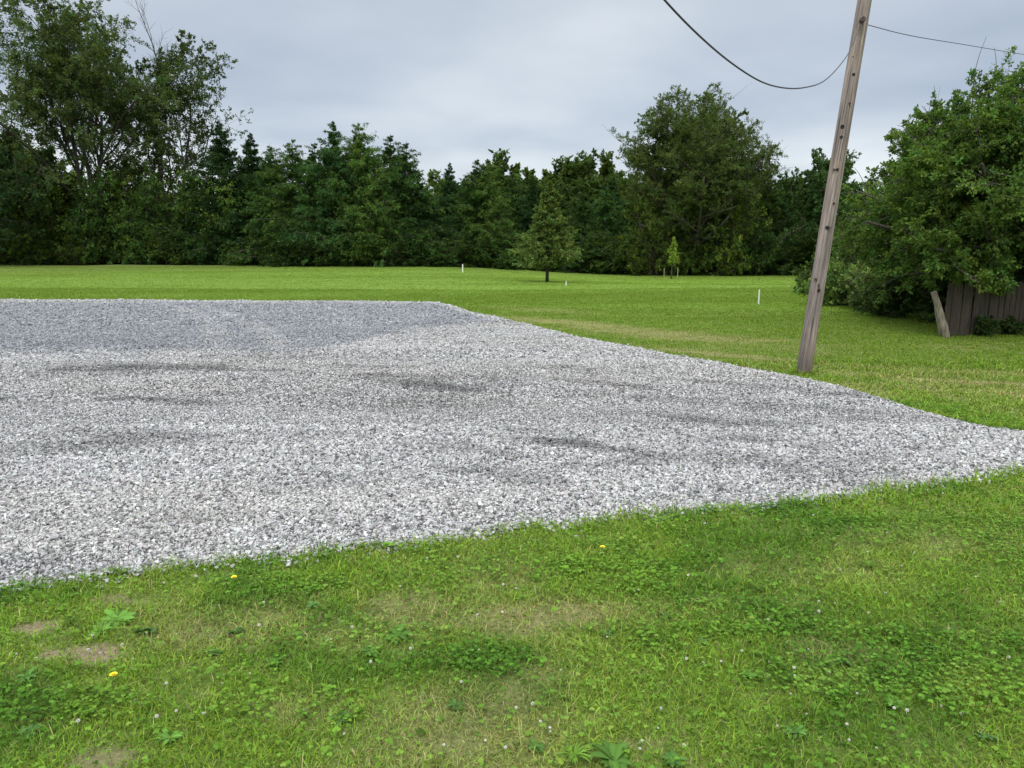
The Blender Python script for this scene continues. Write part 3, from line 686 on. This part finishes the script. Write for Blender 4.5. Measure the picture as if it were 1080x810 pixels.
place(t, colx(-8, 54), 54, 1, (1.2, 1.2, 1.2)); tag(t, 'dense dark broadleaf tree at the left edge of the photo', 'tree')
t, n = decid('broadleaf_tree', 321, 13, 6.5, .3, 12, (.045, .075, .026), .19, 10, limbL=6., spread=.8, up=.04, n2=8, n3=7, low=.3)
place(t, colx(-90, 57), 57, 1, (1.2, 1.2, 1.2)); tag(t, 'tall broadleaf tree outside the left edge of the photo', 'tree')

# --- understory mass at left (vine covered shrubs and small trees)
us = [bush('tall_shrub', 401, 5, 2.6, (0.084, 0.138, 0.027), .16, nl=15), bush('tall_shrub', 402, 5, 2.4, (0.067, 0.127, 0.030), .16, nl=15), bush('tall_shrub', 403, 5, 2.8, (0.097, 0.146, 0.026), .15, nl=15), bush('tall_shrub', 404, 5, 2.5, (0.057, 0.108, 0.026), .16, nl=15)]
uu = [False]*4
def put_bush(px, ty, y, wid, label, group, k):
    x = colx(px, y); g = float(hgt(x, y)); H = topz(ty, y)-g; s = H/5.; rz = rt.uniform(0, 6.28); loc = (x, y, g-.03); sc = (s*wid, s*wid, s)
    if not uu[k]: uu[k] = True; o = us[k]; o.location = loc; o.rotation_euler = (0, 0, rz); o.scale = sc
    else: o = copy_tree(us[k], loc, rz, sc)
    tag(o, label, 'shrub', group)
left = [(-75,175,46,1.,0),(-30,190,45,1.,3),(12,170,47,.9,3),(30,215,44.5,1.1,2),(62,180,46.5,1.,0),(85,232,44.2,1.2,2),(112,188,46,.95,1),(140,175,47.5,.9,0),(150,220,44.6,1.1,1),(172,192,46,.95,1),(205,182,47.5,.9,0),(218,205,45.5,1.,3),(245,178,47.5,.9,1),(262,190,46.3,1.,0),(288,212,46,1.1,1),(180,240,44,1.3,0),(45,245,43.8,1.2,1),(240,235,45,1.2,3),(92,176,47.8,.8,2),(158,168,48,.8,3),(128,182,47.,.9,0),(68,200,46,1.,1)]
wh = ['at the left edge','beside the dense dark tree','below the lightest gap','under the tallest tree','vine covered under the sparse tree']
for i, (px, ty, y, w, k) in enumerate(left):
    y = 53.5+(y-44)*.9-max(0, px-120)*.012
    put_bush(px, ty, y, w*.95, ('leafy shrub, %s from the left in the undergrowth below the tallest tree' % ORD[sum(1 for q in left if 0 <= q[0] < px)]) if px >= 0 else 'leafy shrub of the undergrowth outside the left edge of the photo', 'undergrowth shrubs below the tallest tree', k)
low = [(310,228,1.),(335,240,1.2),(362,238,1.1),(392,244,1.3),(420,238,1.2),(452,246,1.2),(478,240,1.2),(505,250,1.4),(530,242,1.2),(556,246,1.3),(600,240,1.3),(628,244,1.3),(655,238,1.2),(684,246,1.3),(712,250,1.4),(745,244,1.3),(778,248,1.3),(806,240,1.2),(836,246,1.3),(866,242,1.2),(900,240,1.2)]
for i, (px, ty, w) in enumerate(low):
    put_bush(px+rt.uniform(-5, 5), ty, 50.4+rt.uniform(-.5, .4), w*1.25, 'low dark shrub, %s from the left along the foot of the conifers' % ORD[i], 'shrubs along the foot of the conifers', [3, 1, 3, 0][i % 4])

# --- rounded olive tree
def env_round(p):
    z = p[:, 2]; R_ = 3.5+1.75*sst(3.6, 6.2, z); return (p[:, 0]**2+p[:, 1]**2)/R_**2+((z-6.)/5.9)**2*np.where(z < 6, .8, 1) < 1.0+.30*np.sin(p[:, 0]*2.3+z*1.9)*np.sin(z*2.7+p[:, 1])+.12*np.sin(p[:, 0]*6+p[:, 1]*5+z*4)
t, n = decid('broadleaf_tree', 501, 11, 6.6, .28, 24, (.150, .215, .058), .08, 30, ltap=.05, limbL=5.7, spread=.75, up=.06, n2=9, n3=7, trunks=2, low=.05, env=env_round, wob=.11, tubes_to=4, droop=.03, skirt=True)
place(t, colx(724, 49), 49, .4, (1.14, 1.05, 1.0)); tag(t, 'big rounded olive green tree rising above the conifer row behind the young sapling', 'tree'); print('round', n)
for q_, (px_, ty_, w_) in enumerate([(690, 205, .8), (725, 218, .85), (760, 204, .8), (785, 215, .8)]):
    put_bush(px_, ty_, 48.6+.4*(q_ % 2), w_, 'olive green shrub, %s from the left under the big rounded tree' % ORD[q_], 'shrubs under the big rounded tree', [2, 0, 2, 1][q_])
# trees at right behind pole
t, n = decid('broadleaf_tree', 511, 9, 4, .2, 11, (.058, .104, .034), .13, 17, limbL=4.2, spread=.8, up=.04, n2=7, n3=7, low=.2)
place(t, colx(868, 47), 47, 0, (.95, .95, 1.1)); tag(t, 'dark leafy tree directly behind the leaning pole', 'tree')
o = copy_tree(t, (colx(935, 40), 40, -.5), 2, (.8, .8, .82)); tag(o, 'dark leafy tree between the leaning pole and the big tree at right', 'tree')
o = copy_tree(t, (colx(1010, 38), 38, -.5), 4, (1., 1., .9)); tag(o, 'dark leafy tree hidden behind the big tree at right', 'tree')
o = copy_tree(t, (colx(1120, 36), 36, -.4), 5, (1.1, 1.1, 1.)); tag(o, 'dark leafy tree beyond the fence outside the right edge', 'tree')

# --- lone young tree on the lawn
p = at(577, 297)
H = topz(190, p[1])-p[2]
t = conifer('young_tree', 601, H, 1.5, (.115, .165, .045), nb=190, n2=10, nl=17, size=.10, droop=.0, low=.55, pw=1.0, rag=.32, asp=.55, mat=M_leaf, elev=.2, top_thin=False)
place(t, p[0], p[1]); tag(t, 'lone pyramid shaped olive green tree standing on the lawn in front of the conifers', 'tree')
# --- sapling with stakes
p = at(708, 292.5); p = atd(708, 292.5, 44.); p[2] = float(hgt(p[0], p[1]))
H = topz(250, p[1])-p[2]
t = conifer('sapling', 611, H, .62, (.26, .36, .06), nb=70, n2=6, nl=9, size=.085, droop=-.02, low=.75, pw=.85, rag=.5, asp=.6, mat=M_leaf, elev=.6, top_thin=False)
place(t, p[0], p[1]); tag(t, 'small yellow green sapling between two stakes near the conifer row', 'sapling')
M_stake = bark_mat('stake_wood', (.22, .18, .13), (.42, .36, .27)); M_white = plain('white_paint', (.78, .78, .75), .5)
def stake(loc, h, w, mat, label, group=None, tilt=0, cap=False):
    v, f = box(0, 0, h/2, w, w*.45, h); v[4:, :2] *= .9
    # chamfered top
    v2, f2 = box(0, 0, h+w*.25, w*.6, w*.25, w*.5)
    V, Fs, _ = merge([(v, [f]), (v2, [f2])])
    o = mk('stake', V, Fs, mat); o.location = [float(q) for q in loc]; o.rotation_euler = (tilt, tilt*.6, .3); tag(o, label, 'stake', group); return o
stake((p[0]-.42, p[1]+.05, p[2]), .6, .04, M_stake, 'thin wooden stake left of the yellow green sapling', 'stakes around the sapling')
stake((p[0]+.36, p[1]-.03, p[2]), .62, .04, M_stake, 'thin wooden stake right of the yellow green sapling', 'stakes around the sapling')
q = at(488, 287.3); stake(q, topz(279, q[1])-q[2], .06, M_white, 'white marker stake at the foot of the conifers, left of the lone tree')
q = at(597, 301); stake(q, .15, .035, M_white, 'short white marker stake just right of the lone tree')
q = at(800, 321); stake(q, topz(306, q[1])-q[2], .035, M_white, 'thin white marker stake on the lawn left of the leaning pole')

# ------------------------------------------------------------------ shrubs near the pole and right tree
def mini(name, seed, px, py, H, Rm, col, ls, label, nl=11, nstem=16, n2=9, n3=5, dx=0):
    p = at(px, py); b = bush(name, seed, H, Rm, col, ls, nstem=nstem, nl=nl, n2=n2, n3=n3); place(b, p[0], p[1]); tag(b, label, 'shrub'); return b
mini('shrub', 701, 846, 309, .5, .2, (.085, .13, .055), .05, 'small grey green shrub on the lawn behind the leaning pole', nl=8, nstem=10, n2=7)
mini('shrub', 702, 858, 300, .75, .16, (.20, .19, .15), .05, 'wispy pale dry shrub behind the small grey green one', nl=4, nstem=12, n2=5)
mini('shrub', 703, 884, 322, 1.1, .8, (.10, .165, .044), .07, 'bushy shrub at the left end of the brushy edge by the big right tree')
mini('shrub', 704, 915, 327, 1.0, .8, (.13, .18, .06), .07, 'paler weedy shrub in the middle of the brushy edge by the big right tree')
mini('shrub', 705, 945, 334, .9, .75, (.09, .145, .045), .07, 'weedy shrub at the right end of the brushy edge by the big right tree')
mini('shrub', 706, 900, 312, 2.2, 1.4, (.10, .155, .04), .075, 'tall shrub behind the brushy edge left of the big right tree', nl=12, nstem=20)
mini('shrub', 707, 935, 312, 3.2, 1.9, (.11, .17, .038), .08, 'tallest leafy shrub against the left side of the big right tree', nl=13, nstem=26, n2=10)
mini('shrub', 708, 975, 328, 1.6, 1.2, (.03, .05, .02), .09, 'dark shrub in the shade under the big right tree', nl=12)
mini('shrub', 709, 1030, 353, .30, .3, (.06, .105, .03), .06, 'low green shrub at the foot of the board fence', nl=8, nstem=10)
mini('shrub', 710, 1062, 352, .26, .36, (.06, .10, .03), .06, 'low green shrub at the right end of the visible board fence', nl=8, nstem=10)
mini('shrub', 711, 1052, 343, 2.3, 1.3, (.05, .09, .026), .07, 'tall leafy undergrowth behind the board fence', nl=14, nstem=24, n2=10)

# --- big right tree
pr = at(1045, 333); yr = 13.6
Hr = topz(58, yr)
def env_r(p):
    rr = np.hypot(p[:, 0], p[:, 1]); a = np.arctan2(p[:, 1], p[:, 0])
    k = (rr/(2.85-.22*np.clip(p[:, 2]-2.2, 0, 3)))**2+((p[:, 2]-2.1)/(Hr*.99-2.1))**2*np.where(p[:, 2] < 2.1, .3, 1) < 1+.30*np.sin(a*3+p[:, 2]*2.1)*np.sin(p[:, 2]*3.3+a*2)+.16*np.sin(a*9+p[:, 2]*7)
    return k & (p[:, 2] > .52+.17*np.sin(p[:, 0]*3)+.12*np.sin(p[:, 0]*7.1+1)) & (p[:, 2] < 9)
t, n = decid('broadleaf_tree', 801, Hr, Hr*.66, .11, 62, (.115, .195, .040), .062, 21, ltap=.05, limbL=3.1, spread=1.12, up=.035, n2=10, n3=7, low=.10, env=env_r, wob=.1, asp=.55, droop=.05, tubes_to=4, skirt=True)
place(t, colx(1051, yr), yr, 2.2); tag(t, 'big leafy green tree overhanging the board fence at right', 'tree'); print('right', n, Hr)
t2, n = decid('broadleaf_tree', 802, Hr*.93, Hr*.65, .12, 26, (.09, .16, .036), .08, 14, limbL=2.6, spread=1.0, up=.06, n2=8, n3=7, low=.15, env=env_r, wob=.1, asp=.55, skirt=True)
place(t2, colx(1150, yr+1.2), yr+1.2, 1); tag(t2, 'leafy green tree behind the fence, cut by the right edge of the photo', 'tree')

# ------------------------------------------------------------------ fence
def fence():
    a = at(992, 355); b = at(1080, 352); d = nrm((b-a)[:2]); ang = math.atan2(d[1], d[0])
    root = empty('board_fence', (a[0], a[1], a[2]), ang); rng = np.random.default_rng(4)
    H = .88; pitch = .105; n = 34
    for k in range(n):
        x = .08+k*pitch; h = H+rng.normal(0, .015); w = pitch-.012
        v, f = box(0, 0, h/2, w, .018, h)
        dog = v.copy(); dog[4:, 0] *= .55; 
        v[4:, 2] -= .04; v2 = np.vstack([v[4:], [[-w*.28, -.009, h+.0], [w*.28, -.009, h], [-w*.28, .009, h], [w*.28, .009, h]]])
        f2 = f
        tw = rng.normal(0, .006); v = v+[0, tw, 0]; v2 = v2+[0, tw, 0]
        V, Fs, _ = merge([(v, [f]), (v2, [f2])]); V = V*[1, 1, 1]; th = rng.normal(0, .012)
        V = np.c_[V[:, 0]+V[:, 2]*th+x, V[:, 1], V[:, 2]+.02]
        mk('board', V, Fs, M_fence, parent=root)
    for z in (.2, .7): v, f = box(n*pitch/2+.06, .045, z, n*pitch-.1, .06, .085); mk('rail', v, f, M_fence, parent=root)
    for k in range(1, 3): v, f = box(k*1.7, .12, .45, .09, .09, .9); mk('post', v, f, M_fence, parent=root)
    tag(root, 'weathered grey vertical board fence in the shade of the big right tree', 'fence')
fence()
M_post = bark_mat('pale_split_post', (.13, .11, .08), (.32, .28, .21), (14, 14, 1.2))
def leanpost(name, px, py, tpx, tpy, dy, r, label):
    a = at(px, py); b = atd(tpx, tpy, a[1]+dy)
    rng = np.random.default_rng(int(px)); k = 9; t = np.linspace(0, 1, k)
    pts = (a[None]*(1-t[:, None])+b[None]*t[:, None])-a[None]; pts += rng.normal(0, .004, pts.shape); pts[0, 2] -= .05
    rad = r*(1.1-.25*t)*(1+rng.normal(0, .05, k)); V, Fs = tubes(pts[None], rad[None], 10)
    V[:, 1] = (V[:, 1])*1.0
    o = mk(name, V, Fs, M_post, smooth=False); o.location = a; tag(o, label, 'post', 'leaning posts at the fence end'); return o
leanpost('fence_post', 999, 356, 985, 308, .05, .055, 'pale leaning post at the left end of the board fence, right of the thinner one')
leanpost('fence_post', 993, 352, 985, 312, .1, .04, 'thin leaning post just left of the paler one at the fence end')

# ------------------------------------------------------------------ utility pole
def pole():
    a = at(847.5, 393.5); b = atd(911.5, 0, a[1]+.12)
    ax = nrm(b-a); Lh = np.linalg.norm(b-a); tot = Lh*1.75
    root = empty('utility_pole', a)
    rng = np.random.default_rng(8); k = 60; s = 28; t = np.linspace(-.03, 1, k); u, v = frame(ax[None]); u, v = u[0], v[0]
    ang = np.linspace(0, 2*np.pi, s, endpoint=False)
    V = []
    for i, tt in enumerate(t):
        L = tt*tot; r = .088*(1-.14*min(L/Lh, 1.8))*(1+.03*math.exp(-max(L, 0)/.4))
        rr = r*(1+.02*fbm(ang*2.2, ang*0+L*.7, 5, 3)+.012*np.sin(ang*3+1)-.03*(fbm(ang*5., ang*0+L*.35, 9, 3) > .66))
        c = ax*L+u*.012*math.sin(L*.9)
        V.append(c+(u[None]*np.cos(ang)[:, None]+v[None]*np.sin(ang)[:, None])*rr[:, None])
    V = np.vstack(V); i = np.arange(k*s).reshape(k, s)
    Q = np.stack([i[:-1], np.roll(i[:-1], -1, 1), np.roll(i[1:], -1, 1), i[1:]], -1).reshape(-1, 4)
    m, nt, N, Lk, P = nodes('weathered_pole_wood')
    tc = N.new('ShaderNodeTexCoord'); mp = N.new('ShaderNodeMapping')
    tilt = math.atan2(ax[0], ax[2]); mp.inputs['Rotation'].default_value = (0, -tilt, 0)
    Lk.new(tc.outputs['Object'], mp.inputs[0])
    def noise(scale, det, rough, st):
        m2 = N.new('ShaderNodeMapping'); m2.inputs['Scale'].default_value = st; n = N.new('ShaderNodeTexNoise'); n.inputs['Scale'].default_value = scale; n.inputs['Detail'].default_value = det; n.inputs['Roughness'].default_value = rough
        Lk.new(mp.outputs[0], m2.inputs[0]); Lk.new(m2.outputs[0], n.inputs[0]); return n
    n1 = noise(1, 8, .7, (55, 55, 1.6)); n2 = noise(1, 4, .6, (9, 9, .9)); n3 = noise(1, 3, .5, (38, 38, .55))
    cr = N.new('ShaderNodeValToRGB'); e = cr.color_ramp.elements; e[0].position = .30; e[0].color = (.085, .070, .060, 1); e[1].position = .72; e[1].color = (.45, .40, .355, 1); e.new(.5).color = (.265, .222, .19, 1)
    Lk.new(n1.outputs[0], cr.inputs[0])
    mx = N.new('ShaderNodeMix'); mx.data_type = 'RGBA'; mx.blend_type = 'MULTIPLY'; c2 = N.new('ShaderNodeValToRGB'); c2.color_ramp.elements[0].color = (.62, .62, .66, 1); c2.color_ramp.elements[1].color = (1.15, 1.08, 1.02, 1); c2.color_ramp.elements[0].position = .35; c2.color_ramp.elements[1].position = .65
    Lk.new(n2.outputs[0], c2.inputs[0]); mx.inputs[0].default_value = 1; Lk.new(cr.outputs[0], mx.inputs[6]); Lk.new(c2.outputs[0], mx.inputs[7])
    ck = N.new('ShaderNodeMapRange'); ck.inputs[1].default_value = .30; ck.inputs[2].default_value = .40; ck.inputs[3].default_value = .35; ck.inputs[4].default_value = 1
    Lk.new(n3.outputs[0], ck.inputs[0]); mm = N.new('ShaderNodeMix'); mm.data_type = 'RGBA'; mm.blend_type = 'MULTIPLY'; mm.inputs[0].default_value = 1; Lk.new(mx.outputs[2], mm.inputs[6]); Lk.new(ck.outputs[0], mm.inputs[7])
    # darker towards the foot of the pole
    sp = N.new('ShaderNodeSeparateXYZ'); Lk.new(tc.outputs['Object'], sp.inputs[0]); ft = N.new('ShaderNodeMapRange'); ft.inputs[1].default_value = .08; ft.inputs[2].default_value = .55; ft.inputs[3].default_value = .5; ft.inputs[4].default_value = 1; Lk.new(sp.outputs[2], ft.inputs[0])
    m3 = N.new('ShaderNodeMix'); m3.data_type = 'RGBA'; m3.blend_type = 'MULTIPLY'; m3.inputs[0].default_value = 1; Lk.new(mm.outputs[2], m3.inputs[6]); Lk.new(ft.outputs[0], m3.inputs[7])
    Lk.new(m3.outputs[2], P.inputs['Base Color']); P.inputs['Roughness'].default_value = .88
    bp = N.new('ShaderNodeBump'); bp.inputs['Strength'].default_value = .7; bp.inputs['Distance'].default_value = .006; ad = N.new('ShaderNodeMath'); Lk.new(n1.outputs[0], ad.inputs[0]); Lk.new(ck.outputs[0], ad.inputs[1]); Lk.new(ad.outputs[0], bp.inputs['Height']); Lk.new(bp.outputs[0], P.inputs['Normal'])
    mk('shaft', V, [Q, i[-1:], i[:1, ::-1]], m, parent=root, smooth=True)
    iron = plain('rusty_iron', (.10, .085, .075), .6, .6); hole = plain('dark_bolt_hole', (.012, .01, .009), .9)
    fwd = nrm(np.array([-a[0], -a[1], 0])); rad_at = lambda L: .088*(1-.14*L/Lh)
    def on(py, off):
        # point on the camera-facing side for the pixel row
        best = min(np.linspace(0, 1.02, 600), key=lambda q: abs(proj_y(a+ax*Lh*q)-py)); L = Lh*best
        side = nrm(np.cross(fwd, UP)); f = math.sqrt(max(0, 1-off*off)); return ax*L+(fwd*f-side*off)*rad_at(L), (fwd*f-side*off), L
    def proj_y(w):
        d = w-np.array([0, 0, CAMZ]); c, s_ = math.cos(PITCH), math.sin(PITCH); dep = d[1]*c-d[2]*s_; up = d[1]*s_+d[2]*c; return 405-F*up/dep
    def stud(py, off, r, h, mat, name, seg=6):
        p, n, L = on(py, off); V, Fs = tubes(np.array([[p-n*.012, p+n*h]]), np.array([[r, r*.9]]), seg); return mk(name, V, Fs, mat, parent=root)
    for (py, off, r) in [(80,.2,.020),(134,-.2,.024),(145,-.1,.018),(179,.1,.017),(240,-.05,.022),(306,.25,.020),(62,-.3,.012),(215,.4,.012)]: stud(py, off, r, .003, hole, 'bolt_hole', 9)
    for (py, off, r) in [(179,-.35,.014),(294,-.4,.018),(300,.1,.013),(240,.3,.010),(110,.3,.012)]: stud(py, off, r, .022, iron, 'bolt', 6)
    # cable bracket
    p, n, L = on(24, .1); w = stud(24, .1, .030, .03, iron, 'clevis_bracket', 12)
    V, Fs = tubes(np.array([[p+n*.03, p+n*.10]]), np.array([[.012, .012]]), 8); mk('bracket_bolt', V, Fs, iron, parent=root)
    V, Fs = tubes(np.array([[p+n*.05, p+n*.06, p+n*.075, p+n*.09, p+n*.10]]), np.array([[.026, .034, .022, .034, .026]]), 14); mk('insulator', V, Fs, plain('insulator_glaze', (.10, .07, .06), .25), parent=root)
    tag(root, 'weathered grey brown wooden utility pole leaning right beside the gravel', 'utility pole')
    return a, ax, Lh, p+a
pa, pax, pL, patt = pole()
def cable(pts, r, name, label):
    pts = np.array(pts); k = 14
    # catmull-rom through the points
    P = np.vstack([2*pts[0]-pts[1], pts, 2*pts[-1]-pts[-2]]); out = []
    for i in range(1, len(P)-2):
        for t in np.linspace(0, 1, k, endpoint=False):
            out.append(.5*((2*P[i])+(-P[i-1]+P[i+1])*t+(2*P[i-1]-5*P[i]+4*P[i+1]-P[i+2])*t*t+(-P[i-1]+3*P[i]-3*P[i+1]+P[i+2])*t**3))
    out.append(pts[-1]); out = np.array(out); V, Fs = tubes(out[None], np.full((1, len(out)), r), 8)
    tag(mk(name, V, Fs, plain('black_cable_sheath', (.02, .02, .022), .5), smooth=True), label, 'cable')
yb = patt[1]
cable([patt, atd(897, 52, 8.5), atd(884, 71, 7.8), atd(868, 86, 7.1), atd(850, 92, 6.5), atd(830, 93, 5.95), atd(805, 87, 5.4), atd(775, 69, 4.9), atd(740, 40, 4.4), atd(700, -1, 4.), atd(650, -62, 3.6), atd(580, -160, 3.2)], .0054, 'service_cable', 'thick black drooping cable from the left side of the leaning pole')
cable([patt+[.02, .0, -.03], atd(960, 37.5, yb+1.2), atd(1020, 47.5, yb+3.), atd(1080, 57.5, yb+5.2), atd(1180, 73, yb+10)], .0048, 'overhead_wire', 'thin straight wire running right from the leaning pole')

# ------------------------------------------------------------------ sky and light
W = bpy.data.worlds.new('World'); S.world = W; W.use_nodes = True; N = W.node_tree.nodes; L = W.node_tree.links; bg = N['Background']; bg.inputs[1].default_value = .1
SE, SR = R(58), R(200)
sky = N.new('ShaderNodeTexSky'); sky.sky_type = 'NISHITA'; sky.sun_disc = False; sky.sun_elevation = SE; sky.sun_rotation = SR
tc = N.new('ShaderNodeTexCoord'); sx = N.new('ShaderNodeSeparateXYZ'); L.new(tc.outputs['Generated'], sx.inputs[0])
def math_(op, a, b=None):
    n = N.new('ShaderNodeMath'); n.operation = op
    for i, q in enumerate((a, b)):
        if q is None: continue
        if isinstance(q, (int, float)): n.inputs[i].default_value = q
        else: L.new(q, n.inputs[i])
    return n.outputs[0]
zc = math_('MAXIMUM', sx.outputs[2], 0.0); den = math_('ADD', zc, .16)
cx = math_('DIVIDE', sx.outputs[0], den); cy = math_('DIVIDE', sx.outputs[1], den); cb = N.new('ShaderNodeCombineXYZ'); L.new(cx, cb.inputs[0]); L.new(cy, cb.inputs[1])
nz = N.new('ShaderNodeTexNoise'); nz.inputs['Scale'].default_value = .62; nz.inputs['Detail'].default_value = 5; nz.inputs['Roughness'].default_value = .45; L.new(cb.outputs[0], nz.inputs[0])
cl = N.new('ShaderNodeValToRGB'); e = cl.color_ramp.elements; e[0].position = .36; e[0].color = (.385, .45, .55, 1); e[1].position = .64; e[1].color = (.68, .735, .785, 1); L.new(nz.outputs[0], cl.inputs[0])
# elevation profile: bright band low down, greyer above, bright zenith
el = N.new('ShaderNodeValToRGB'); L.new(zc, el.inputs[0]); e = el.color_ramp.elements
e[0].position = 0; e[0].color = (1.15, 1.13, 1.10, 1); e[1].position = 1; e[1].color = (3.9, 3.7, 3.5, 1)
for p_, c_ in [(.10, (1.22, 1.19, 1.14)), (.17, (1.0, 1.0, 1.0)), (.30, (.92, .92, .93)), (.5, (2.4, 2.3, 2.2))]:
    q = e.new(p_); q.color = (*c_, 1)
mu = N.new('ShaderNodeMix'); mu.data_type = 'RGBA'; mu.blend_type = 'MULTIPLY'; mu.inputs[0].default_value = 1; L.new(cl.outputs[0], mu.inputs[6]); L.new(el.outputs[0], mu.inputs[7]); mu.clamp_result = False
sc = N.new('ShaderNodeVectorMath'); sc.operation = 'SCALE'; sc.inputs[3].default_value = 10; L.new(mu.outputs[2], sc.inputs[0])
mx = N.new('ShaderNodeMix'); mx.data_type = 'RGBA'; mx.inputs[0].default_value = .88; L.new(sky.outputs[0], mx.inputs[6]); L.new(sc.outputs[0], mx.inputs[7]); L.new(mx.outputs[2], bg.inputs[0])
sd = bpy.data.lights.new('sun', 'SUN'); sd.energy = 1.5; sd.angle = R(14); sd.color = (1, .96, .9); sun = bpy.data.objects.new('sun', sd); COL.objects.link(sun)
# sun direction: from the azimuth of the sky texture
sun.rotation_euler = (math.pi/2-SE, 0, math.pi-SR)
vs = S.view_settings; vs.view_transform = 'Standard'; vs.look = 'None'; vs.exposure = .22; vs.gamma = 1; vs.use_curve_mapping = False
S.render.engine = 'CYCLES'
S.cycles.max_bounces = 7; S.cycles.diffuse_bounces = 5; S.cycles.transmission_bounces = 3
